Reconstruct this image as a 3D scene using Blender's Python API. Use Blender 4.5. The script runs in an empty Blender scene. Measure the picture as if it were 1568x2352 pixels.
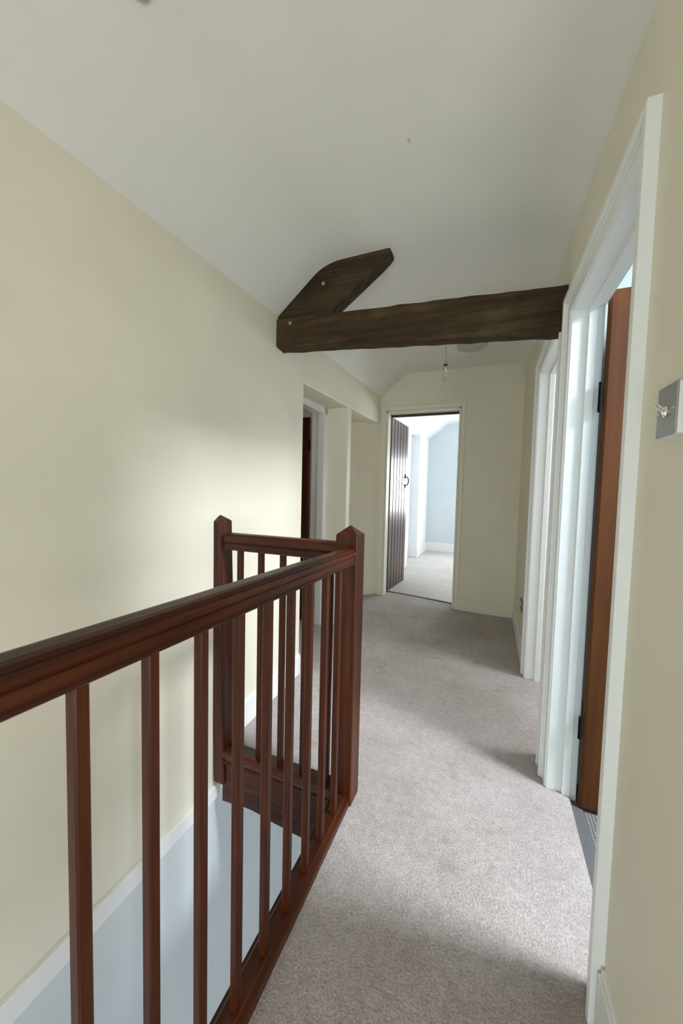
import bpy, bmesh, math, random
from mathutils import Vector, Matrix
random.seed(7)
SC = bpy.context.scene
C = SC.collection

# ------------------------------------------------------------------ camera
F_PX, HCAM = 837.17, 1.25
yaw, pit, rol = (math.radians(v) for v in (-22.43, -3.092, 1.356))
fwd = Vector((math.sin(yaw)*math.cos(pit), math.cos(yaw)*math.cos(pit), math.sin(pit)))
rgt = Vector((math.cos(yaw), -math.sin(yaw), 0))
upv = rgt.cross(fwd)
r2 = rgt*math.cos(rol) + upv*math.sin(rol)
u2 = -rgt*math.sin(rol) + upv*math.cos(rol)
cam = bpy.data.cameras.new('camera')
cam.sensor_fit = 'VERTICAL'; cam.sensor_height = 36; cam.lens = F_PX*36/2352
cam.clip_start = 0.02
co = bpy.data.objects.new('camera', cam); C.objects.link(co)
m = Matrix.Identity(4)
for i in range(3):
    m[i][0] = r2[i]; m[i][1] = u2[i]; m[i][2] = -fwd[i]; m[i][3] = (0, 0, HCAM)[i]
co.matrix_world = m
SC.camera = co

# ------------------------------------------------------------------ exposure, sky, daylight
SC.view_settings.view_transform = 'Standard'; SC.view_settings.look = 'None'
SC.view_settings.gamma = 1; SC.view_settings.exposure = 0.0
SC.view_settings.use_curve_mapping = False
try:
    SC.cycles.max_bounces = 12; SC.cycles.diffuse_bounces = 8
    SC.cycles.use_denoising = True
    SC.cycles.sample_clamp_indirect = 6
except Exception:
    pass
W = bpy.data.worlds.new('sky'); SC.world = W; W.use_nodes = True
W.node_tree.nodes['Background'].inputs[0].default_value = (.80, .90, 1, 1)
W.node_tree.nodes['Background'].inputs[1].default_value = 1.0

def daylight(name, loc, direction, sx, sy, power, col):
    """overcast daylight just outside a window opening"""
    l = bpy.data.lights.new(name, 'AREA'); l.shape = 'RECTANGLE'; l.size = sx; l.size_y = sy
    l.energy = power; l.color = col
    o = bpy.data.objects.new(name, l); C.objects.link(o); o.location = loc
    o.rotation_euler = Vector(direction).to_track_quat('-Z', 'Y').to_euler()
    return o
daylight('daylight_landing', (-.28, -2.0, .22), (0, 1, 0), 1.0, 1.5, 48, (.76, .89, 1))
daylight('fill_light_landing_side', (1.12, -2.0, .62), (-.25, 1, 0), 1.1, 1.4, 54, (1, .985, .945))  # added source, unseen, lifts the lower left wall
daylight('daylight_side_room', (2.00, 1.12, 2.66), (-.45, 0, -1), 1.3, .60, 420, (.875, .93, 1))
daylight('daylight_next_room', (2.00, 2.40, 2.66), (-.45, 0, -1), .90, .70, 72, (.98, .985, 1))
daylight('daylight_end_room', (.40, 8.45, 1.445), (0, -1, 0), 1.3, 1.19, 110, (.95, .98, 1))
daylight('fill_light_end_room_side', (3.0, 7.68, 1.55), (-1, 0, 0), .9, 1.4, 60, (.95, .98, 1))  # added source, unseen, brightens the back and left walls
daylight('fill_light_lower_hall', (1.9, 1.2, -1.25), (-1, 0, 0), 3.2, 1.6, 22, (.97, .98, 1))  # unseen source added to brighten the lower stairwell wall

# ------------------------------------------------------------------ geometry of the old walls (slightly out of square)
def XL(y): return -1.172 - .025*(y - 1.55)
def XR(y): return .31 - .024*y if y < 1.87 else .2652 - .0066*(y - 1.87)
def ZL(y): return 2.185 + .0475*(y - .54)          # where ceiling meets left wall
def ss(t):
    t = max(0., min(1., t)); return t*t*(3 - 2*t)
def FZ(x, y):
    z = .06*ss(-x/1.2)*ss((y - 2.3)/1.2)
    return z*(1 - ss((y - 4.4)/1.6))

# ------------------------------------------------------------------ materials
def new_mat(name):
    m = bpy.data.materials.new(name); m.use_nodes = True
    nt = m.node_tree; b = nt.nodes['Principled BSDF']
    return m, nt, b
def N(nt, t, **kw):
    n = nt.nodes.new(t)
    for k, v in kw.items(): setattr(n, k, v)
    return n
def coords(nt, scale=(1, 1, 1)):
    tc = N(nt, 'ShaderNodeTexCoord'); mp = N(nt, 'ShaderNodeMapping')
    mp.inputs['Scale'].default_value = scale
    nt.links.new(tc.outputs['Object'], mp.inputs['Vector']); return mp
def noise(nt, vec, scale, detail=4, rough=.55):
    n = N(nt, 'ShaderNodeTexNoise'); n.inputs['Scale'].default_value = scale
    n.inputs['Detail'].default_value = detail; n.inputs['Roughness'].default_value = rough
    nt.links.new(vec.outputs[0], n.inputs['Vector']); return n
def ramp(nt, src, stops):
    r = N(nt, 'ShaderNodeValToRGB'); e = r.color_ramp.elements
    while len(e) > 1: e.remove(e[-1])
    e[0].position = stops[0][0]; e[0].color = (*stops[0][1], 1)
    for p, c in stops[1:]:
        k = e.new(p); k.color = (*c, 1)
    nt.links.new(src, r.inputs['Fac']); return r
def bump(nt, b, src, strength, dist):
    bp = N(nt, 'ShaderNodeBump'); bp.inputs['Strength'].default_value = strength
    bp.inputs['Distance'].default_value = dist
    nt.links.new(src, bp.inputs['Height']); nt.links.new(bp.outputs[0], b.inputs['Normal'])
def paint(name, col, rough=.6, vary=.04, bs=.12, scale=3, spec=.3):
    m, nt, b = new_mat(name)
    v = coords(nt)
    n = noise(nt, v, scale, 5)
    lo = tuple(c*(1 - vary) for c in col); hi = tuple(min(1, c*(1 + vary)) for c in col)
    r = ramp(nt, n.outputs['Fac'], [(.3, lo), (.7, hi)])
    nt.links.new(r.outputs[0], b.inputs['Base Color'])
    b.inputs['Roughness'].default_value = rough
    b.inputs['Specular IOR Level'].default_value = spec
    n2 = noise(nt, v, 60, 3)
    bump(nt, b, n2.outputs['Fac'], bs, .003)
    return m
def wood(name, dark, mid, light, axis='z', rough=.3, scale=1., coat=.3, spec=.5, bs=.15):
    m, nt, b = new_mat(name)
    s = {'x': (1.5, 28, 28), 'y': (28, 1.5, 28), 'z': (28, 28, 1.5)}[axis]
    v = coords(nt, tuple(k*scale for k in s))
    n = noise(nt, v, 1.0, 6, .6)
    r = ramp(nt, n.outputs['Fac'], [(.28, dark), (.5, mid), (.74, light)])
    nt.links.new(r.outputs[0], b.inputs['Base Color'])
    b.inputs['Roughness'].default_value = rough
    b.inputs['Specular IOR Level'].default_value = spec
    b.inputs['Coat Weight'].default_value = coat; b.inputs['Coat Roughness'].default_value = .15
    bump(nt, b, n.outputs['Fac'], bs, .002)
    return m
def plain(name, col, rough=.4, metal=0, spec=.5):
    m, nt, b = new_mat(name)
    v = coords(nt); n = noise(nt, v, 40, 3)
    r = ramp(nt, n.outputs['Fac'], [(.3, tuple(c*.93 for c in col)), (.7, col)])
    nt.links.new(r.outputs[0], b.inputs['Base Color'])
    b.inputs['Roughness'].default_value = rough; b.inputs['Metallic'].default_value = metal
    b.inputs['Specular IOR Level'].default_value = spec
    return m

M_CREAM = paint('cream_wall_paint', (.75, .71, .58), .62)
M_CEIL = paint('white_ceiling_paint', (.74, .73, .68), .75, .02)
M_TRIM = paint('white_gloss_trim', (.80, .81, .79), .42, .012, .012, spec=.4)
M_LOWER = paint('pale_grey_wall_paint', (.62, .66, .67), .55, .02)
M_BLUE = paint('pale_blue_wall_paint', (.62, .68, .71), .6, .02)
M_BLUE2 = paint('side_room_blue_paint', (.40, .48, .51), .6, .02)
M_WHITE = paint('white_room_paint', (.80, .83, .85), .6, .02)
MAHO = ((.016, .0028, .0008), (.050, .0100, .0021), (.105, .0285, .0050))
M_MAHO = {a: wood('mahogany_stain_' + a, *MAHO, axis=a, rough=.42, coat=.05, spec=.26) for a in 'xyz'}
M_PINE = wood('orange_brown_stained_pine', (.050, .015, .0035), (.088, .028, .006), (.125, .043, .010), 'z', .55, .6, 0, .2)
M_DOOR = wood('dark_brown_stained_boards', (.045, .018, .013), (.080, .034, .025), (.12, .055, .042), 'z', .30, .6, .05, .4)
def oak(name, gain):
    m, nt, b = new_mat(name)
    v = coords(nt, (1.6, 22, 30)); w = coords(nt, (1, 1, 1))
    n = noise(nt, v, 1.0, 7, .65); p = noise(nt, w, 3.6, 6, .62); f = noise(nt, w, 24, 5, .7)
    g = lambda c: tuple(k*gain for k in c)
    r = ramp(nt, n.outputs['Fac'], [(.25, g((.013, .008, .0035))), (.5, g((.034, .022, .0095))), (.72, g((.070, .047, .021)))])
    rp = ramp(nt, p.outputs['Fac'], [(.34, (.62, .50, .42)), (.56, (1.05, 1.05, 1.0)), (.72, (1.5, 1.55, 1.35))])
    rf = ramp(nt, f.outputs['Fac'], [(.66, (1, 1, 1)), (.80, (1.9, 1.8, 1.6))])
    out = r.outputs[0]
    for q in (rp, rf):
        mx = N(nt, 'ShaderNodeMixRGB', blend_type='MULTIPLY'); mx.inputs[0].default_value = 1
        nt.links.new(out, mx.inputs[1]); nt.links.new(q.outputs[0], mx.inputs[2]); out = mx.outputs[0]
    nt.links.new(out, b.inputs['Base Color'])
    b.inputs['Roughness'].default_value = .8; b.inputs['Specular IOR Level'].default_value = .25
    bump(nt, b, n.outputs['Fac'], 1, .008)
    return m
M_OAK = oak('aged_dark_oak', 1.4)
M_IRON = plain('black_iron', (.006, .006, .0065), .9, 0, .1)
M_STEEL = plain('brushed_steel', (.42, .42, .42), .38, .9)
M_CHROME = plain('chrome', (.85, .85, .83), .1, 1)
M_PLAST = plain('white_plastic', (.78, .79, .80), .35)
M_GREYP = plain('grey_plastic', (.42, .41, .38), .5)
M_CORD = plain('pale_flex', (.45, .43, .38), .5)
M_PEG = plain('pale_peg_end', (.30, .27, .21), .7)

def mk_carpet(name, lo, hi):
    m, nt, b = new_mat(name)
    v = coords(nt)
    a = noise(nt, v, 2.4, 5, .62); g = noise(nt, v, 34, 4, .6); f = noise(nt, v, 150, 3, .7)
    ra = ramp(nt, a.outputs['Fac'], [(.32, lo), (.68, hi)])
    rg = ramp(nt, g.outputs['Fac'], [(.30, (.86, .86, .86)), (.70, (1.10, 1.10, 1.10))])
    rf = ramp(nt, f.outputs['Fac'], [(.28, (.62, .61, .60)), (.72, (1.26, 1.26, 1.26))])
    s = noise(nt, v, 5.5, 5, .65)                      # trodden, worn stains
    rs = ramp(nt, s.outputs['Fac'], [(.58, (1, 1, 1)), (.74, (.82, .78, .73))])
    out = ra.outputs[0]
    for q in (rg, rf, rs):
        mx = N(nt, 'ShaderNodeMixRGB', blend_type='MULTIPLY'); mx.inputs[0].default_value = 1
        nt.links.new(out, mx.inputs[1]); nt.links.new(q.outputs[0], mx.inputs[2]); out = mx.outputs[0]
    nt.links.new(out, b.inputs['Base Color'])
    b.inputs['Roughness'].default_value = 1; b.inputs['Specular IOR Level'].default_value = .05
    b.inputs['Sheen Weight'].default_value = .2; b.inputs['Sheen Roughness'].default_value = .5
    bump(nt, b, f.outputs['Fac'], .8, .008)
    return m
M_CARPET = mk_carpet('taupe_cut_pile_carpet', (.405, .355, .332), (.525, .480, .462))
M_CARPET2 = mk_carpet('daylight_lightened_carpet', (.56, .53, .50), (.64, .61, .58))  # landing carpet made paler, standing in for window light on the floor
def mk_weave():
    m, nt, b = new_mat('grey_woven_floor')
    v = coords(nt)
    w1 = N(nt, 'ShaderNodeTexWave', wave_type='BANDS', bands_direction='X'); w1.inputs['Scale'].default_value = 26
    w2 = N(nt, 'ShaderNodeTexWave', wave_type='BANDS', bands_direction='Y'); w2.inputs['Scale'].default_value = 26
    for w in (w1, w2): nt.links.new(v.outputs[0], w.inputs['Vector'])
    mt = N(nt, 'ShaderNodeMath', operation='MULTIPLY')
    nt.links.new(w1.outputs['Fac'], mt.inputs[0]); nt.links.new(w2.outputs['Fac'], mt.inputs[1])
    r = ramp(nt, mt.outputs[0], [(.05, (.09, .09, .085)), (.6, (.25, .25, .235))])
    nt.links.new(r.outputs[0], b.inputs['Base Color']); b.inputs['Roughness'].default_value = .9
    bump(nt, b, mt.outputs[0], .6, .003)
    return m
M_WEAVE = mk_weave()
def mk_glass():
    m, nt, b = new_mat('clear_glass')
    b.inputs['Base Color'].default_value = (.95, .95, .93, 1)
    b.inputs['Transmission Weight'].default_value = 1; b.inputs['Roughness'].default_value = .03
    b.inputs['IOR'].default_value = 1.45
    return m
M_GLASS = mk_glass()

# ------------------------------------------------------------------ mesh helpers
def wloc(o):
    v = Vector((0, 0, 0))
    while o is not None:
        v += o.location; o = o.parent
    return v
def obj(name, bm, mat, parent=None, label=None, cat=None, kind=None, group=None, smooth=False, bevel=0, loc=None):
    """link bm (world coordinates) as ONE mesh object; its origin goes to loc (or its parent's place)"""
    bmesh.ops.recalc_face_normals(bm, faces=bm.faces[:])
    me = bpy.data.meshes.new(name)
    base = wloc(parent) if parent else Vector(loc or (0, 0, 0))
    bmesh.ops.translate(bm, vec=-base, verts=bm.verts[:])
    bm.to_mesh(me); bm.free()
    me.materials.append(mat)
    if smooth:
        for p in me.polygons: p.use_smooth = True
    o = bpy.data.objects.new(name, me); C.objects.link(o)
    if parent: o.parent = parent
    else: o.location = base
    if bevel:
        md = o.modifiers.new('bevel', 'BEVEL'); md.width = bevel; md.segments = 2
        md.limit_method = 'ANGLE'; md.angle_limit = math.radians(40)
    tag(o, label, cat, kind, group)
    return o
def tag(o, label=None, cat=None, kind=None, group=None):
    if label: o['label'] = label
    if cat: o['category'] = cat
    if kind: o['kind'] = kind
    if group: o['group'] = group
def thing(name, label, cat, loc, kind=None, group=None):
    o = bpy.data.objects.new(name, None); o.empty_display_size = .1; C.objects.link(o)
    o.location = loc; tag(o, label, cat, kind, group); return o
BM = bmesh.new
def quad(bm, *pts):
    return bm.faces.new([bm.verts.new(p) for p in pts])
def hexa(bm, lo, hi):
    """lo: 4 points, hi: 4 points in the same order"""
    a = [bm.verts.new(p) for p in lo]; b = [bm.verts.new(p) for p in hi]
    bm.faces.new(a[::-1]); bm.faces.new(b)
    for i in range(4):
        bm.faces.new((a[i], a[(i+1) % 4], b[(i+1) % 4], b[i]))
def box(bm, x0, x1, y0, y1, z0, z1):
    hexa(bm, [(x0, y0, z0), (x1, y0, z0), (x1, y1, z0), (x0, y1, z0)],
         [(x0, y0, z1), (x1, y0, z1), (x1, y1, z1), (x0, y1, z1)])
def wbox(bm, X, y0, y1, z0, z1, d0, d1, sign, z0b=None, z1b=None):
    """box lying along a wall X(y); depth d goes away from the landing when positive"""
    z0b = z0 if z0b is None else z0b; z1b = z1 if z1b is None else z1b
    f = lambda y, d: X(y) + sign*d
    hexa(bm, [(f(y0, d0), y0, z0), (f(y0, d1), y0, z0), (f(y1, d1), y1, z0b), (f(y1, d0), y1, z0b)],
         [(f(y0, d0), y0, z1), (f(y0, d1), y0, z1), (f(y1, d1), y1, z1b), (f(y1, d0), y1, z1b)])
def prism(bm, pts, vec):
    a = [bm.verts.new(p) for p in pts]; b = [bm.verts.new(Vector(p) + Vector(vec)) for p in pts]
    bm.faces.new(a[::-1]); bm.faces.new(b)
    n = len(a)
    for i in range(n): bm.faces.new((a[i], a[(i+1) % n], b[(i+1) % n], b[i]))
def tube(bm, pts, r, n=10):
    rings = []
    for i, p in enumerate(pts):
        p = Vector(p)
        t = (Vector(pts[min(i+1, len(pts)-1)]) - Vector(pts[max(i-1, 0)])).normalized()
        a = t.orthogonal().normalized(); c = t.cross(a)
        if rings:
            pa = prev_a - t*prev_a.dot(t); a = pa.normalized(); c = t.cross(a)
        prev_a = a
        rr = r[i] if isinstance(r, (list, tuple)) else r
        rings.append([bm.verts.new(p + a*rr*math.cos(k*2*math.pi/n) + c*rr*math.sin(k*2*math.pi/n)) for k in range(n)])
    for q in range(len(rings)-1):
        for k in range(n):
            bm.faces.new((rings[q][k], rings[q][(k+1) % n], rings[q+1][(k+1) % n], rings[q+1][k]))
    bm.faces.new(rings[0][::-1]); bm.faces.new(rings[-1])
def lathe(bm, base, prof, axis=(0, 0, 1), n=24):
    ax = Vector(axis).normalized(); a = ax.orthogonal().normalized(); c = ax.cross(a); base = Vector(base)
    rings = [[bm.verts.new(base + ax*h + (a*math.cos(k*2*math.pi/n) + c*math.sin(k*2*math.pi/n))*max(r, 1e-5)) for k in range(n)] for r, h in prof]
    for q in range(len(rings)-1):
        for k in range(n):
            bm.faces.new((rings[q][k], rings[q][(k+1) % n], rings[q+1][(k+1) % n], rings[q+1][k]))
    bm.faces.new(rings[0][::-1]); bm.faces.new(rings[-1])
S = 'structure'
YN, YF = -1.8, 4.1        # near wall and far wall of the landing
ZT = 2.72                 # wall height

# ------------------------------------------------------------------ floor
bm = BM()
def grid(bm, xs, ys, fz):
    v = [[bm.verts.new((x, y, fz(x, y))) for x in xs] for y in ys]
    for j in range(len(ys)-1):
        for i in range(len(xs)-1):
            bm.faces.new((v[j][i], v[j][i+1], v[j+1][i+1], v[j+1][i]))
    return v
rng = lambda a, b, n: [a + (b-a)*i/n for i in range(n+1)]
grid(bm, rng(.351, 2.35, 4), rng(YN, .44, 4), FZ)
g1 = grid(bm, rng(-.478, .345, 6), rng(YN, 1.31, 14), FZ)
g2 = grid(bm, rng(-1.75, .345, 20), rng(1.31, 4.27, 30), FZ)
for g in (g1, g2):                                   # rounded cut edge at the side doors
    for j in range(len(g)-1):
        a, b = g[j][-1], g[j+1][-1]
        c = bm.verts.new((a.co.x + .006, a.co.y, -.008)); d = bm.verts.new((b.co.x + .006, b.co.y, -.008))
        e = bm.verts.new((a.co.x + .004, a.co.y, -.04)); f = bm.verts.new((b.co.x + .004, b.co.y, -.04))
        bm.faces.new((a, c, d, b)); bm.faces.new((c, e, f, d))
obj('floor', bm, M_CARPET, None, 'taupe cut pile carpet covering the landing beside the stairwell', 'floor', S, smooth=True)
bm = BM()
box(bm, -.54, 2.4, YN, 1.31, -.24, -.045)
box(bm, -1.75, 1.6, 1.345, 4.25, -.185, -.045)
obj('ceiling_lower_hall', bm, M_WHITE, None, 'underside of the landing over the lower hall, behind the balusters', 'ceiling', S)
bm = BM(); grid(bm, rng(-1.75, 3.0, 12), rng(4.27, 8.4, 12), FZ)
obj('floor_end_room', bm, M_CARPET2, None, 'carpet beyond the far doorway, coloured paler for window light', 'floor', S, smooth=True)
bm = BM(); box(bm, -1.13, -.36, 4.255, 4.285, .0, .012)
for v in bm.verts: v.co.z += FZ(v.co.x, 4.27)
obj('trim_1', bm, plain('dark_threshold', (.10, .085, .07), .4), None, 'thin dark threshold bar under the far doorway', 'threshold', S)
bm = BM(); quad(bm, (.36, .46, -.03), (3.1, .46, -.03), (3.1, 1.87, -.03), (.36, 1.87, -.03))
obj('floor_side_room', bm, M_WEAVE, None, 'grey woven floor of the room through the right doorway', 'floor', S)
bm = BM(); quad(bm, (.36, 1.87, -.03), (3.1, 1.87, -.03), (3.1, 4.1, -.03), (.36, 4.1, -.03))
obj('floor_next_room', bm, M_CARPET, None, 'floor of the room behind the second right doorway', 'floor', S)
bm = BM(); box(bm, .349, .395, .95, 1.80, -.03, -.022)
obj('trim_2', bm, plain('grey_threshold', (.11, .11, .115), .55), None, 'smooth grey strip along the carpet edge in the right doorway', 'threshold', S, bevel=.003)

# ------------------------------------------------------------------ walls of the landing
bm = BM()
hz = lambda y: 1.966 + .043*(y - 2.167)             # underside of the header over the two openings
wbox(bm, XL, YN, 2.17, -.21, ZT, 0, .36, -1)
wbox(bm, XL, 2.17, 4.1, hz(2.17), ZT, 0, .72, -1, z0b=hz(4.1))
wbox(bm, XL, 3.03, 3.12, -.1, hz(3.03), 0, .72, -1, z1b=hz(3.12))
obj('wall_left', bm, M_CREAM, None, 'long cream left wall rising beside the stairwell', 'wall', S, bevel=.006)
bm = BM(); prism(bm, [(XL(4.1) - .001, 4.1, -.05), (-1.72, 3.56, -.05), (-1.90, 3.12, -.05), (-1.95, 3.12, -.05), (-1.95, 4.1, -.05)], (0, 0, 2.2))
obj('wall_recess', bm, M_CREAM, None, 'shaded splayed cream wall inside the recess left of the far door', 'wall', S)
bm = BM()
wbox(bm, XL, YN, 4.3, -2.6, -.21, 0, .2, -1)
obj('wall_stairwell', bm, M_LOWER, None, 'pale grey lower wall of the stairwell below the white rail', 'wall', S)
bm = BM()
wbox(bm, XL, YN, 1.95, -.199 + .022*2.3, -.111 + .04*2.3, -.016, .02, -1, z0b=-.199 - .022*1.45, z1b=-.111 - .045*1.45)
obj('trim_3', bm, M_TRIM, None, 'white rail on the left wall down in the stairwell', 'wall rail', S, bevel=.006)
bm = BM()
wbox(bm, XL, 1.40, 2.165, -.01, .125, -.014, .01, -1)
wbox(bm, XL, 1.40, 2.165, .125, .138, -.008, .01, -1)
obj('baseboard_left', bm, M_TRIM, None, 'white skirting board on the left wall behind the return balusters', 'skirting board', S, bevel=.003)

bm = BM()
D1 = (1.035, 1.760, 2.02); D2 = (1.93, 2.78, 2.08)   # rough openings of the two right doors
for y0, y1, z0, z1 in ((.45, 1.87-1e-4, D1[2], ZT), (.45, D1[0], -.05, D1[2]), (D1[1], 1.87-1e-4, -.05, D1[2]),
                       (1.87, 4.1, D2[2], ZT), (1.87, D2[0], -.05, D2[2]), (D2[1], 4.1, -.05, D2[2])):
    wbox(bm, XR, y0, y1, z0, z1, 0, .10, 1)
obj('wall_right', bm, M_CREAM, None, 'cream right wall with the two white framed doorways', 'wall', S)

bm = BM()
FX0, FX1, FZT = -1.155, -.345, 2.185
box(bm, -1.9, FX0, YF, YF+.14, -.2, 2.95); box(bm, FX1, .60, YF, YF+.14, -.2, 2.95); box(bm, FX0, FX1, YF, YF+.14, FZT, 2.95)
obj('wall_far', bm, M_CREAM, None, 'cream end wall around the far doorway', 'wall', S)
bm = BM()
wy = YN; XE = 2.3                                    # the landing widens to the right behind the viewpoint
def pierced(bm, x0, x1, y0, y1, z0, z1, holes):
    xs = [x0]
    for a0, a1, b0, b1 in holes:
        box(bm, xs[-1], a0, y0, y1, z0, z1); box(bm, a0, a1, y0, y1, z0, b0); box(bm, a0, a1, y0, y1, b1, z1); xs.append(a1)
    box(bm, xs[-1], x1, y0, y1, z0, z1)
pierced(bm, -1.6, XE+.1, wy-.12, wy, -2.6, 2.72, [(-.80, .24, -.55, 1.00), (.57, 1.67, .03, 1.33)])
box(bm, XE, XE+.1, YN, .5, -.3, 2.72); box(bm, .38, XE, .43, .49, -.3, 2.72)
obj('wall_near', bm, M_CREAM, None, 'cream wall behind the viewpoint with the landing window', 'wall', S)

# ceiling: short slope off the left wall, then flat, rounded into the right wall
bm = BM(); rows = []
ys = rng(YN-.1, YF+.05, 24)
for y in ys:
    zl = ZL(y); zf = zl + .235; xl = XL(y); xr = XR(y); row = []
    row.append((xl - .02, y, zl - .016))
    for t in rng(0, 1, 6): row.append((xl + .22*t, y, zl + .178*t))
    for k in range(1, 8):                            # soft turn from slope to flat
        a = k/8; p0 = Vector((xl + .22, 0, zl + .178)); p1 = Vector((xl + .29, 0, zf)); p2 = Vector((xl + .40, 0, zf))
        p = p0*(1-a)**2 + p1*2*a*(1-a) + p2*a*a; row.append((p.x, y, p.z))
    for t in rng(0, 1, 8): row.append((xl + .40 + (xr - .14 - xl - .40)*t, y, zf))
    for k in range(1, 9):
        a = k/8*math.pi/2; row.append((xr - .14 + .145*math.sin(a), y, zf - .14 + .14*math.cos(a)))
    rows.append(row)
vv = [[bm.verts.new(p) for p in r] for r in rows]
for j in range(len(vv)-1):
    for i in range(len(vv[0])-1):
        bm.faces.new((vv[j][i], vv[j+1][i], vv[j+1][i+1], vv[j][i+1]))
quad(bm, (.22, YN-.1, 2.30), (2.35, YN-.1, 2.30), (2.35, .47, 2.34), (.22, .47, 2.34))
obj('ceiling', bm, M_CEIL, None, 'white plaster ceiling sloping down to the left wall', 'ceiling', S, smooth=True)

# ------------------------------------------------------------------ skirting on the right and end walls
def skirting(name, label, X, y0, y1, sign, h=.125):
    bm = BM(); wbox(bm, X, y0, y1, -.01, h - .012, -.015, .01, sign); wbox(bm, X, y0, y1, h - .012, h, -.009, .01, sign)
    return obj(name, bm, M_TRIM, None, label, 'skirting board', S, bevel=.003)
skirting('baseboard_right_near', 'white skirting board at the bottom right edge of the picture', XR, .45, .965, 1, .165)
skirting('baseboard_right_pier', 'short white skirting piece between the two right doorways', XR, 1.845, 1.868, 1, .14)
skirting('baseboard_right_far', 'white skirting board running from second right doorway to end wall', XR, 2.86, YF, 1, .135)
bm = BM(); box(bm, -.335, .26, YF-.016, YF, -.01, .122); box(bm, -.335, .26, YF-.009, YF, .122, .136)
obj('baseboard_far', bm, M_TRIM if False else paint('cream_skirting', (.76, .72, .58), .45, .01, .04), None, 'cream painted skirting board right of the far doorway', 'skirting board', S, bevel=.003)

# ------------------------------------------------------------------ right doorways: lining, stop, moulded architrave
def doorway_right(name, label, y0, y1, zt, w=.082, near_w=None):
    """clear opening y0..y1, height zt"""
    root = thing(name, label, 'door frame', (XR(y0), y0, 0), S)
    bm = BM()
    wbox(bm, XR, y1, y1+.022, -.03, zt+.02, -.004, .108, 1)
    wbox(bm, XR, y0-.022, y0, -.03, zt+.02, -.004, .108, 1)
    wbox(bm, XR, y0, y1, zt, zt+.02, -.004, .108, 1)
    obj('lining', bm, M_TRIM, root, bevel=.002)
    bm = BM()
    wbox(bm, XR, y1-.013, y1+.001, -.03, zt, .052, .082, 1)
    wbox(bm, XR, y0-.001, y0+.013, -.03, zt, .052, .082, 1)
    wbox(bm, XR, y0+.013, y1-.013, zt-.013, zt+.001, .052, .082, 1)
    obj('door_stop', bm, M_TRIM, root, bevel=.002)
    # moulded architrave: thin inner fillet, ogee step, thick outer bead
    steps = [(.004, .050, .011), (.050, .060, .016), (.060, w, .026)]
    for side in ('far', 'near', 'head'):
        bm = BM()
        for a, b, p in steps:
            if side == 'far': wbox(bm, XR, y1+a, y1+b, 0, zt+b, -p, .004, 1)
            elif side == 'near': wbox(bm, XR, y0-b, y0-a, 0, zt+b, -p, .004, 1)
            else: wbox(bm, XR, y0-a, y1+a, zt+a, zt+b, -p, .004, 1)
        obj('architrave', bm, M_TRIM, root, bevel=.003)
    return root
doorway_right('trim_4', 'white moulded frame of the near right doorway with orange brown door', 1.055, 1.740, 2.0)
doorway_right('trim_5', 'white moulded frame of the second right doorway beyond the beam', 1.955, 2.755, 2.06)

# ------------------------------------------------------------------ boarded doors
def board_door(name, label, hinge, ang, width, zb, zt, mat, boards, th=.034, side=1):
    """leaf standing on its hinge edge; ang = direction of the leaf in plan"""
    root = thing(name, label, 'door', (hinge[0], hinge[1], zb), S)
    d = Vector((math.cos(ang), math.sin(ang), 0)); n = Vector((-d.y, d.x, 0))*side
    h = Vector((hinge[0], hinge[1], 0))
    def pbox(bm, a, b, c0, c1, z0, z1):
        P = lambda u, w, z: tuple(h + d*u + n*w + Vector((0, 0, z)))
        hexa(bm, [P(a, c0, z0), P(b, c0, z0), P(b, c1, z0), P(a, c1, z0)], [P(a, c0, z1), P(b, c0, z1), P(b, c1, z1), P(a, c1, z1)])
    bm = BM(); bw = width/boards
    for k in range(boards):
        pbox(bm, k*bw + .0015, (k+1)*bw - .0015, 0, th*.72, zb, zt)
    obj('leaf', bm, mat, root, bevel=.013)
    bm = BM()
    for z in (zb + .22, zb + (zt-zb)*.52, zt - .24):
        pbox(bm, .03, width - .03, th*.70, th*1.25, z - .06, z + .06)
    obj('ledge', bm, mat, root, bevel=.004)
    return root, pbox
# door_1: orange-brown, open into the right room
d1, pb = board_door('door_1', 'orange brown wooden door standing open in the right doorway', (.376, 1.700), 0.0, .70, -.022, 2.045, M_PINE, 5)
for z0, z1 in ((1.585, 1.70), (.27, .36)):
    bm = BM(); tube(bm, [(.368, 1.706, z0), (.368, 1.706, z1)], .0065)
    obj('hinge', bm, M_IRON, d1, label='black butt hinge')
# door_2: dark boarded door open into the end room
ang2 = math.atan2(.70, .05)
d2, pb = board_door('door_2', 'dark brown boarded door standing open in the far doorway', (-1.137, 4.262), ang2, .70, .055, 2.160, M_DOOR, 6, side=1)
dv = Vector((math.cos(ang2), math.sin(ang2), 0)); nv = Vector((dv.y, -dv.x, 0)); hv = Vector((-1.137, 4.262, 0))
H = lambda u, w, z: tuple(hv + dv*u + nv*w + Vector((0, 0, z)))
hd = bpy.data.objects.new('latch_handle', None); hd.empty_display_size = .05; C.objects.link(hd); hd.parent = d2
bm = BM(); tube(bm, [H(.60, .004, 1.475), H(.60, .030, 1.470), H(.60, .046, 1.44), H(.60, .046, 1.40), H(.60, .030, 1.368), H(.60, .004, 1.362)], .007)
obj('grip', bm, M_IRON, hd)
bm = BM()
for z0, z1 in ((1.455, 1.515), (1.325, 1.375)):
    a = H(.582, 0, z0); hexa(bm, [H(.582, 0, z0), H(.618, 0, z0), H(.618, .004, z0), H(.582, .004, z0)], [H(.582, 0, z1), H(.618, 0, z1), H(.618, .004, z1), H(.582, .004, z1)])
obj('back_plate', bm, M_IRON, hd, bevel=.002)
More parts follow.
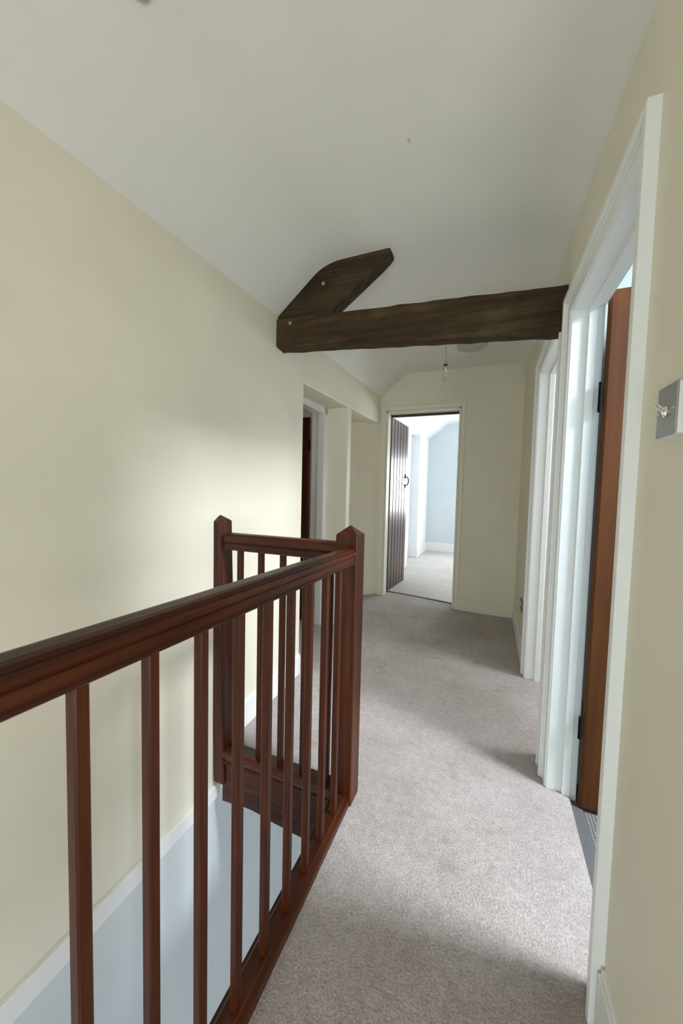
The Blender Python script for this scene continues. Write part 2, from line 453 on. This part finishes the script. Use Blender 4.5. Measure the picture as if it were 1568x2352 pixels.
bm = BM(); hexa(bm, [H(.589, .004, 1.488), H(.611, .004, 1.488), H(.611, .040, 1.480), H(.589, .040, 1.480)], [H(.589, .004, 1.494), H(.611, .004, 1.494), H(.611, .040, 1.486), H(.589, .040, 1.486)])
obj('thumb_press', bm, M_IRON, hd)
# far door frame
fr0 = fr = thing('trim_6', 'cream painted frame of the far doorway', 'door frame', (FX0, YF, 0), S)
M_FR = paint('cream_frame_paint', (.77, .74, .62), .4, .01, .04)
bm = BM(); box(bm, FX0, FX0+.018, YF-.006, YF+.15, 0, FZT); box(bm, FX1-.018, FX1, YF-.006, YF+.15, 0, FZT); box(bm, FX0, FX1, YF-.006, YF+.15, FZT-.018, FZT)
obj('lining', bm, M_FR, fr, bevel=.002)
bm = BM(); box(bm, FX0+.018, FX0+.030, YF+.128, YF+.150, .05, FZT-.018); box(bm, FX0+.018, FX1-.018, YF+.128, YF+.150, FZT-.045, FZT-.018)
obj('door_stop', bm, M_DOOR, fr, 'dark brown bars behind the cream lining, drawing the shadow gap')  # dark bars stand in for shadow at the hinge gap and head
for a, b, c, d_ in ((FX0-.058, FX0-.004, 0, FZT+.05), (FX1+.004, FX1+.045, 0, FZT+.05), (FX0-.004, FX1+.004, FZT+.004, FZT+.05)):
    bm = BM(); box(bm, a, b, YF-.014, YF, c, d_); obj('architrave', bm, M_FR, fr, bevel=.004)
# door_3 and its frame, at the back of the first recess on the left
f3 = thing('trim_7', 'white frame at the back of the left recess', 'door frame', (-1.40, 2.9, 0), S)
bm = BM(); g = lambda y, a: XL(y) - a
wbox(bm, XL, 2.955, 3.032, -.02, 2.02, .195, .262, -1); wbox(bm, XL, 2.17, 2.25, -.02, 2.0, .195, .262, -1); wbox(bm, XL, 2.17, 3.03, 1.935, 2.03, .195, .262, -1)
obj('outer_frame', bm, M_TRIM, f3, bevel=.004)
bm = BM()
wbox(bm, XL, 2.975, 3.032, -.02, 2.02, .262, .330, -1); wbox(bm, XL, 2.17, 2.23, -.02, 2.0, .262, .330, -1); wbox(bm, XL, 2.17, 3.03, 1.955, 2.03, .262, .330, -1)
obj('rebate', bm, M_TRIM, f3, bevel=.004)
d3, pb = board_door('door_3', 'dark red brown door open inside the left recess', (-1.555, 2.972), math.pi, .68, .05, 1.925, M_MAHO['z'], 5, side=-1)
bm = BM(); tube(bm, [(-1.548, 2.955, 1.62), (-1.548, 2.955, 1.72)], .009); obj('hinge', bm, M_IRON, d3, label='black butt hinge')
bm = BM(); tube(bm, [(-1.548, 2.955, .22), (-1.548, 2.955, .32)], .009); obj('hinge', bm, M_IRON, d3, label='black butt hinge')

# ------------------------------------------------------------------ rooms around the landing
def shell(name, label, x0, x1, y0, y1, z0, z1, mat, holes=(), skip=()):
    """inside faces of a room; holes: (face, a0, a1, z0, z1)"""
    bm = BM()
    def face(f, a0, a1, zz0, zz1):
        if a1 - a0 < 1e-4 or zz1 - zz0 < 1e-4: return
        if f == 'x1': quad(bm, (x1, a0, zz0), (x1, a1, zz0), (x1, a1, zz1), (x1, a0, zz1))
        if f == 'x0': quad(bm, (x0, a0, zz0), (x0, a1, zz0), (x0, a1, zz1), (x0, a0, zz1))
        if f == 'y1': quad(bm, (a0, y1, zz0), (a1, y1, zz0), (a1, y1, zz1), (a0, y1, zz1))
        if f == 'y0': quad(bm, (a0, y0, zz0), (a1, y0, zz0), (a1, y0, zz1), (a0, y0, zz1))
    for f in ('x0', 'x1', 'y0', 'y1'):
        if f in skip: continue
        lo, hi = (y0, y1) if f[0] == 'x' else (x0, x1)
        hs = [h for h in holes if h[0] == f]
        if not hs: face(f, lo, hi, z0, z1); continue
        _, a0, a1, b0, b1 = hs[0]
        face(f, lo, a0, z0, z1); face(f, a1, hi, z0, z1); face(f, a0, a1, z0, b0); face(f, a0, a1, b1, z1)
    return obj(name, bm, mat, None, label, 'wall', S)
def flat_ceiling(name, label, x0, x1, y0, y1, z, mat, hole=None):
    bm = BM()
    if hole:
        a0, a1, b0, b1 = hole
        for p0, p1, q0, q1 in ((x0, a0, y0, y1), (a1, x1, y0, y1), (a0, a1, y0, b0), (a0, a1, b1, y1)):
            box(bm, p0, p1, q0, q1, z, z + .10)
    else: quad(bm, (x0, y0, z), (x1, y0, z), (x1, y1, z), (x0, y1, z))
    return obj(name, bm, mat, None, label, 'ceiling', S)
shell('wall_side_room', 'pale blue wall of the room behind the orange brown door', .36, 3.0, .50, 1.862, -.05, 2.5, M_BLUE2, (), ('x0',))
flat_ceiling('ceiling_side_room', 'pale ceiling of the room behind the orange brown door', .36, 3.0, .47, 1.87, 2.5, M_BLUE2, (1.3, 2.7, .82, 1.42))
shell('wall_next_room', 'wall of the room behind the second right doorway', .36, 3.0, 1.878, 4.1, -.05, 2.5, M_WHITE, (), ('x0', 'y1'))
flat_ceiling('ceiling_next_room', 'ceiling of the room behind the second right doorway', .36, 3.0, 1.87, 4.1, 2.5, M_WHITE, (1.5, 2.5, 2.04, 2.76))
shell('wall_left_room', 'wall of the unlit room behind the left recess', -3.0, -1.53, 2.05, 3.06, -.05, 2.4, M_CREAM, (), ('x1',))
flat_ceiling('ceiling_left_room', 'ceiling of the unlit room behind the left recess', -3.0, -1.50, 2.05, 3.06, 2.4, M_CEIL)
bm = BM(); quad(bm, (-3.0, 2.05, .0), (-1.7, 2.05, .0), (-1.7, 3.06, .0), (-3.0, 3.06, .0))
obj('floor_left_room', bm, M_CARPET, None, 'floor of the unlit room behind the left recess', 'floor', S)
# end room
bm = BM()
EX, EY = -1.345, 8.2
box(bm, EX-.3, EX, 4.24, 6.24, -.05, 2.46); box(bm, EX-.3, EX-.16, 6.24, 7.2, -.05, 2.46); box(bm, EX-.3, EX, 6.24, 7.2, 2.40, 2.46); box(bm, EX-.3, EX, 7.2, EY+.1, -.05, 2.46)
obj('wall_end_room_left', bm, M_WHITE, None, 'white left wall with recess in the bright far room', 'wall', S)
bm = BM()
for a0, a1, b0, b1 in ((EX-.1, -.25, -.05, 3), (1.05, 2.9, -.05, 3), (-.25, 1.05, -.05, .85), (-.25, 1.05, 2.04, 3)): box(bm, a0, a1, EY, EY+.15, b0, b1)
obj('wall_end_room_back', bm, M_BLUE, None, 'pale blue back wall of the bright far room', 'wall', S)
bm = BM()
for a0, a1, b0, b1 in ((4.24, 7.25, -.05, 3), (8.12, EY+.1, -.05, 3), (7.25, 8.12, -.05, .85), (7.25, 8.12, 2.25, 3)): box(bm, 2.75, 2.9, a0, a1, b0, b1)
obj('wall_end_room_right', bm, M_BLUE, None, 'right wall of the far room with the added side window', 'wall', S)
bm = BM()
pr = [(EX-.05, 2.42), (EX, 2.455)] + [(EX + .36*t, 2.455 + .27*t) for t in (.35, .7)] + [(EX+.30, 2.70), (EX+.40, 2.755), (EX+.55, 2.775), (3.0, 2.775)]
vv = [[bm.verts.new((x, y, z)) for x, z in pr] for y in (4.2, 6, EY+.1)]
for j in range(2):
    for i in range(len(pr)-1): bm.faces.new((vv[j][i], vv[j+1][i], vv[j+1][i+1], vv[j][i+1]))
obj('ceiling_end_room', bm, M_WHITE, None, 'white coved ceiling of the bright far room', 'ceiling', S, smooth=True)
bm = BM()
box(bm, EX, EX+.015, 7.2, EY, 0, .19); box(bm, EX-.16, EX+.015, 7.186, 7.2, 0, .19); box(bm, EX, EX+.015, 4.3, 6.24, 0, .19); box(bm, EX, 2.75, EY-.015, EY, 0, .19)
obj('baseboard_end_room', bm, M_TRIM, None, 'tall white skirting board in the bright far room', 'skirting board', S, bevel=.004)
# lower hall
bm = BM(); quad(bm, (-1.4, YN, -2.6), (1.7, YN, -2.6), (1.7, 4.2, -2.6), (-1.4, 4.2, -2.6))
obj('floor_lower_hall', bm, plain('hall_floor', (.42, .41, .39), .6), None, 'floor of the lower hall at the foot of the stairwell', 'floor', S)
shell('wall_lower_hall', 'pale wall of the lower hall under the landing', -1.5, 1.65, YN-.05, 4.2, -2.6, -.1, M_LOWER, [('x1', -.4, 2.8, -2.05, -.45)], ('x0', 'y0'))
bm = BM(); wbox(bm, XL, 2.05, 2.5, -1.475, -1.44, -.03, .01, -1)
obj('trim_8', bm, M_TRIM, None, 'small white ledge low on the stairwell wall, between balusters', 'ledge', S, bevel=.005)

# windows (all behind or beside the viewpoint, they let the daylight in)
def window(name, label, axis, pos, a0, a1, z0, z1):
    root = thing(name, label, 'window', (pos if axis == 'x' else a0, a0 if axis == 'x' else pos, z0), S)
    def bar(bm, p0, p1, q0, q1):
        if axis == 'x': box(bm, pos-.03, pos+.03, p0, p1, q0, q1)
        else: box(bm, p0, p1, pos-.03, pos+.03, q0, q1)
    bm = BM()
    bar(bm, a0, a0+.05, z0, z1); bar(bm, a1-.05, a1, z0, z1); bar(bm, a0+.05, a1-.05, z0, z0+.05); bar(bm, a0+.05, a1-.05, z1-.05, z1)
    obj('window_frame', bm, M_TRIM, root)
    mid = (a0+a1)/2; bm = BM(); bar(bm, mid-.02, mid+.02, z0+.05, z1-.05); obj('mullion', bm, M_TRIM, root)
window('window_1', 'landing window behind the viewpoint', 'y', YN-.06, -.80, .24, -.55, 1.00)
window('added_window_6', 'unseen window added behind the viewpoint to light the left wall', 'y', YN-.06, .57, 1.67, .03, 1.33)  # opening added for the extra light on the left wall
def rooflight(name, label, x0, x1, y0, y1, z):
    root = thing(name, label, 'rooflight', (x0, y0, z), S)
    bm = BM()
    for p0, p1, q0, q1 in ((x0, x0+.04, y0, y1), (x1-.04, x1, y0, y1), (x0+.04, x1-.04, y0, y0+.04), (x0+.04, x1-.04, y1-.04, y1)): box(bm, p0, p1, q0, q1, z, z+.08)
    obj('window_frame', bm, M_TRIM, root)
rooflight('window_2', 'rooflight of the room behind the orange brown door', 1.3, 2.7, .82, 1.42, 2.52)
rooflight('window_3', 'rooflight of the room behind the second right doorway', 1.5, 2.5, 2.04, 2.76, 2.52)
window('window_4', 'window in the back wall of the far room, mirrored in the dark door', 'y', EY+.08, -.25, 1.05, .85, 2.04)
window('added_window_5', 'unseen side window added to brighten the far room', 'x', 2.83, 7.25, 8.12, .85, 2.25)  # opening added for the extra light in the end room

# ------------------------------------------------------------------ balustrade
bal = thing('balustrade', 'dark mahogany stair balustrade with square balusters around the stairwell', 'balustrade', (-.516, 1.351, 0))
def newel(x0, x1, y0, y1, z0, z1, zc, dx=0., apex=None):
    bm = BM(); c = .004
    lo = [(x0, y0, z0), (x1, y0, z0), (x1, y1, z0), (x0, y1, z0)]
    hi = [(x0-dx, y0, z1), (x1-dx, y0, z1), (x1-dx, y1, z1), (x0-dx, y1, z1)]
    a = [bm.verts.new(p) for p in lo]; b = [bm.verts.new(p) for p in hi]
    ap = bm.verts.new(((apex if apex is not None else (x0+x1)/2) - dx, (y0+y1)/2, zc))
    bm.faces.new(a[::-1])
    for i in range(4):
        bm.faces.new((a[i], a[(i+1) % 4], b[(i+1) % 4], b[i])); bm.faces.new((b[i], b[(i+1) % 4], ap))
    return bm
NX0, NX1, NY0, NY1 = -.561, -.471, 1.306, 1.396
obj('newel_post', newel(NX0, NX1, NY0, NY1, -.24, 1.085, 1.122), M_MAHO['z'], bal, 'square mahogany newel post on the carpet at the corner', bevel=.004)
obj('newel_post', newel(-1.160, -1.100, NY0, NY1, -.128, 1.105, 1.135, dx=.036, apex=-1.135), M_MAHO['z'], bal, 'half newel post leaning against the left wall', bevel=.004)
# handrails
def rail_profile(zb, zt):
    half = [(.0285, zb), (.0320, zb+.003), (.0320, zb+.008), (.0290, zb+.011), (.0290, zb+.028), (.0262, zb+.031), (.0262, zb+.033),
            (.0305, zb+.0345), (.0340, zb+.038), (.0340, zt-.016), (.0315, zt-.011), (.0255, zt-.009), (.0250, zt-.005), (.0220, zt-.002), (.0120, zt)]
    return half + [(-a, z) for a, z in half[::-1]]
RX = -.5075
bm = BM(); prism(bm, [(RX + a, -.55, z) for a, z in rail_profile(1.001, 1.061)], (0, NY0+.55, 0))
for v in bm.verts:
    v.co.z -= .0185*(v.co.y + .2)
obj('handrail', bm, M_MAHO['y'], bal, 'moulded handrail running along the landing')
bm = BM(); prism(bm, [(-1.116, 1.351 + a, z) for a, z in rail_profile(.977, 1.052)], (NX0+1.116, 0, 0))
obj('handrail', bm, M_MAHO['x'], bal, 'short return handrail to the left wall')
# base rails and aprons
bm = BM()
prism(bm, [(x, -.55, z) for x, z in ((-.538, -.02), (-.538, .030), (-.534, .034), (-.496, .034), (-.492, .028), (-.480, .026), (-.477, .022), (-.477, -.02))], (0, NY0+.55, 0))
obj('base_rail', bm, M_MAHO['y'], bal)
bm = BM(); box(bm, -.556, -.538, -.55, NY0+.01, -.25, .012)
obj('apron_board', bm, M_MAHO['y'], bal, bevel=.003)
bm = BM()
prism(bm, [(-1.114, y, z) for y, z in ((1.386, 0), (1.386, .032), (1.382, .035), (1.318, .035), (1.306, .030), (1.302, .020), (1.306, .008), (1.314, .004), (1.314, -.03), (1.386, -.03))], (NX0+1.114, 0, 0))
obj('base_rail', bm, M_MAHO['x'], bal, bevel=.001)
bm = BM()
ap = [(-1.117, -.015), (-1.117, -.216), (-1.062, -.212), (-1.06, -.205), (-1.003, -.204), (-.954, -.203), (-.916, -.206), (-.858, -.217), (-.792, -.222), (-.746, -.228), (-.705, -.230), (-.633, -.236), (-.56, -.243), (-.56, -.015)]
prism(bm, [(x, 1.318, z) for x, z in ap], (0, .022, 0))
prism(bm, [(-1.117, y, z) for y, z in ((1.320, -.012), (1.311, -.016), (1.308, -.023), (1.312, -.029), (1.320, -.032))], (.557, 0, 0))
obj('apron_board', bm, M_MAHO['x'], bal)
# balusters
def baluster_bm(x, y, zb, zt, w=.0215):
    bm = BM(); h = w/2; c = .003
    ring = [(-h+c, -h), (h-c, -h), (h, -h+c), (h, h-c), (h-c, h), (-h+c, h), (-h, h-c), (-h, -h+c)]
    prism(bm, [(x+a, y+b, zb) for a, b in ring], (0, 0, zt-zb)); return bm
BX = -.507
b0 = obj('baluster', baluster_bm(BX, .191, .030, 1.004), M_MAHO['z'], bal)
for k in range(1, 10):
    c = b0.copy(); C.objects.link(c); c.parent = bal; c.location = b0.location + Vector((0, .1135*k + .004, -.0021*k))
r0 = obj('baluster', baluster_bm(-1.050, 1.351, .030, .984, .024), M_MAHO['z'], bal)
for k in range(1, 5):
    c = r0.copy(); C.objects.link(c); c.parent = bal; c.location = r0.location + Vector((.1125*k, 0, 0))

# ------------------------------------------------------------------ old beams
def rough_prism(bm, pts, vec, n, jit):
    a = [Vector(p) for p in pts]; v = Vector(vec)
    rings = []
    for i in range(n+1):
        t = i/n
        rings.append([bm.verts.new(p + v*t + Vector((0, random.uniform(-jit, jit), random.uniform(-jit, jit)))) for p in a])
    m_ = len(a)
    for i in range(n):
        for k in range(m_): bm.faces.new((rings[i][k], rings[i][(k+1) % m_], rings[i+1][(k+1) % m_], rings[i+1][k]))
    bm.faces.new(rings[0][::-1]); bm.faces.new(rings[-1])
tb = thing('ceiling_beam', 'dark rough oak beam spanning the landing from wall to wall', 'beam', (-.46, 1.87, 2.0))
bm = BM(); n = 26; rings = []
x0, x1 = -1.21, .263
for i in range(n+1):
    t = i/n; x = x0 + (x1-x0)*t
    yf = 1.820 + .040*t
    if t < .03: pass
    zt = 2.232 + (-.060*min(1, t/.55) if t < .55 else -.060 + .004*(t-.55))*0 + (2.168-2.232)*0
    zt = (2.232*(1-t/.06) + 2.232*t/.06) if t < .06 else 2.228 - .030*min(1, (t-.06)/.5) - .028*max(0, (t-.56)/.44)
    zb = 2.071 - .055*min(1, t/.55) - .042*max(0, (t-.55)/.45)
    bk = .092
    j = lambda s=.004: random.uniform(-s, s)
    ring = [(x, yf + j(), zb + .012 + j()), (x, yf + .012, zb + j(.003)), (x, yf + bk - .01, zb - .004 + j(.003)), (x, yf + bk + j(), zb + .012),
            (x, yf + bk, zt), (x, yf + .012, zt + j(.003)), (x, yf + j(.003), zt - .010 + j(.003)), (x, yf + j(.005), (zt*2+zb)/3), (x, yf + j(.006), (zt+zb*2)/3)]
    rings.append([bm.verts.new(p) for p in ring])
for i in range(n):
    for k in range(9): bm.faces.new((rings[i][k], rings[i][(k+1) % 9], rings[i+1][(k+1) % 9], rings[i+1][k]))
bm.faces.new(rings[0][::-1]); bm.faces.new(rings[-1])
obj('timber', bm, M_OAK, tb)
bm = BM(); lathe(bm, (-1.09, 1.832, 2.19), [(.010, 0), (.009, .015)], (0, -1, 0), 10); obj('peg', bm, M_PEG, tb, 'pale peg end')
sb = thing('ceiling_strut', 'dark slanting oak strut rising from the beam into the ceiling', 'beam', (-.80, 1.88, 2.36))
bm = BM()
sp = [(-1.215, 2.235), (-1.215, 2.262), (-.94, 2.500), (-.89, 2.535), (-.552, 2.530), (-.530, 2.490), (-.527, 2.468), (-.545, 2.448), (-.584, 2.416), (-.70, 2.332), (-.834, 2.236), (-.86, 2.19), (-1.215, 2.19)]
prism(bm, [(x, 1.835, z) for x, z in sp], (0, .085, 0))
M_OAK2 = oak('aged_dark_oak_strut', 1.25)
obj('timber', bm, M_OAK2, sb, bevel=.006)
bm = BM(); lathe(bm, (-.895, 1.836, 2.375), [(.010, 0), (.009, .006)], (0, -1, 0), 10); obj('peg', bm, M_PEG, sb, 'pale peg end')

# ------------------------------------------------------------------ pendant, ceiling fittings, switch
px, py = -.372, 2.9
pd = thing('pendant_lamp', 'bare clear bulb hanging on a thin flex beyond the beam', 'pendant lamp', (px, py, 2.10))
zc = ZL(py) + .235
bm = BM(); lathe(bm, (px, py, zc), [(.036, .002), (.036, -.008), (.026, -.020), (.008, -.026)]); obj('ceiling_rose', bm, M_PLAST, pd, smooth=False)
bm = BM(); tube(bm, [(px, py, zc - .02), (px + .001, py, 2.40), (px, py, 2.262)], .0022, 8); obj('flex', bm, M_CORD, pd)
bm = BM(); lathe(bm, (px, py, 2.205), [(.011, .0), (.0135, .004), (.0135, .030), (.010, .036), (.008, .055), (.004, .060)], n=18); obj('lamp_holder', bm, plain('pale_holder', (.50, .46, .38), .5), pd)
bm = BM(); lathe(bm, (px, py, 2.222), [(.0138, 0), (.0148, .002), (.0148, .014), (.0138, .016)], n=18); obj('holder_ring', bm, plain('dark_ring', (.03, .025, .015), .4), pd, 'dark ring of the lamp holder')
bm = BM(); lathe(bm, (px, py, 2.105), [(.0005, 0), (.010, .002), (.018, .008), (.022, .020), (.022, .040), (.018, .062), (.0125, .082), (.0115, .102)], n=24); obj('bulb', bm, M_GLASS, pd, smooth=True)
zc2 = ZL(3.43) + .235
bm = BM(); lathe(bm, (-.22, 3.43, zc2), [(.130, .004), (.130, -.006), (.122, -.016), (.05, -.020), (.001, -.021)], n=40)
obj('ceiling_fitting', bm, plain('greyish_white_plastic', (.50, .48, .44), .5), None, 'round flat ceiling fitting half hidden behind the beam', 'ceiling fitting', loc=(-.22, 3.43, zc2))
zc3 = ZL(.665) + .235
bm = BM(); lathe(bm, (-.815, .652, zc3 - .008), [(.026, .012), (.026, -.004), (.020, -.010), (.001, -.011)], n=28)
obj('ceiling_fitting', bm, M_GREYP, None, 'small round grey ceiling fitting cut by the top edge of the picture', 'ceiling fitting', loc=(-.815, .652, zc3))
zc4 = ZL(1.29) + .235
bm = BM(); lathe(bm, (-.315, 1.283, zc4), [(.0045, .004), (.0045, -.003), (.002, -.007), (.0018, -.010)], n=12)
obj('ceiling_hook', bm, M_GREYP, None, 'tiny screw hook in the white ceiling above the strut', 'hook', loc=(-.315, 1.283, zc4))

so = thing('power_socket', 'small grey wall socket low on the right wall past the second doorway', 'socket', (XR(3.23), 3.23, .38))
bm = BM(); wbox(bm, XR, 3.165, 3.295, .335, .425, -.012, .002, 1); obj('face_plate', bm, plain('grey_socket', (.20, .19, .17), .5), so, bevel=.003)
for yy in (3.19, 3.25):
    bm = BM(); wbox(bm, XR, yy, yy+.02, .385, .402, -.0165, -.011, 1); obj('rocker', bm, M_PLAST, so)
def wallpt(y, d, z): return (XR(y) - d, y, z)
sw = thing('light_switch', 'brushed steel toggle light switch on the cream wall at far right', 'light switch', (XR(.80), .80, 1.41))
Y0, Y1, Z0, Z1 = .778, .850, 1.361, 1.450
bm = BM(); wbox(bm, XR, Y0+.001, Y1-.001, Z0+.001, Z1-.001, -.0135, .004, 1); obj('back_box', bm, M_PLAST, sw, 'white surface box', bevel=.002)
bm = BM(); wbox(bm, XR, Y0, Y1, Z0, Z1, -.0165, -.013, 1); obj('face_plate', bm, M_STEEL, sw, 'brushed steel plate', bevel=.002)
ym, zm = (Y0+Y1)/2, (Z0+Z1)/2
bm = BM(); lathe(bm, wallpt(ym, .0155, zm), [(.010, 0), (.011, .003), (.007, .005)], (-1, 0, 0), 24); obj('collar', bm, M_CHROME, sw)
bm = BM(); tube(bm, [wallpt(ym, .017, zm), wallpt(ym, .024, zm + .006), wallpt(ym, .030, zm + .012)], [.004, .0046, .0055], 12); obj('toggle', bm, M_CHROME, sw)
for yy in (Y0+.010, Y1-.010):
    bm = BM(); lathe(bm, wallpt(yy, .016, zm), [(.0035, 0), (.0032, .0015), (.001, .002)], (-1, 0, 0), 14); obj('screw', bm, M_CHROME, sw)
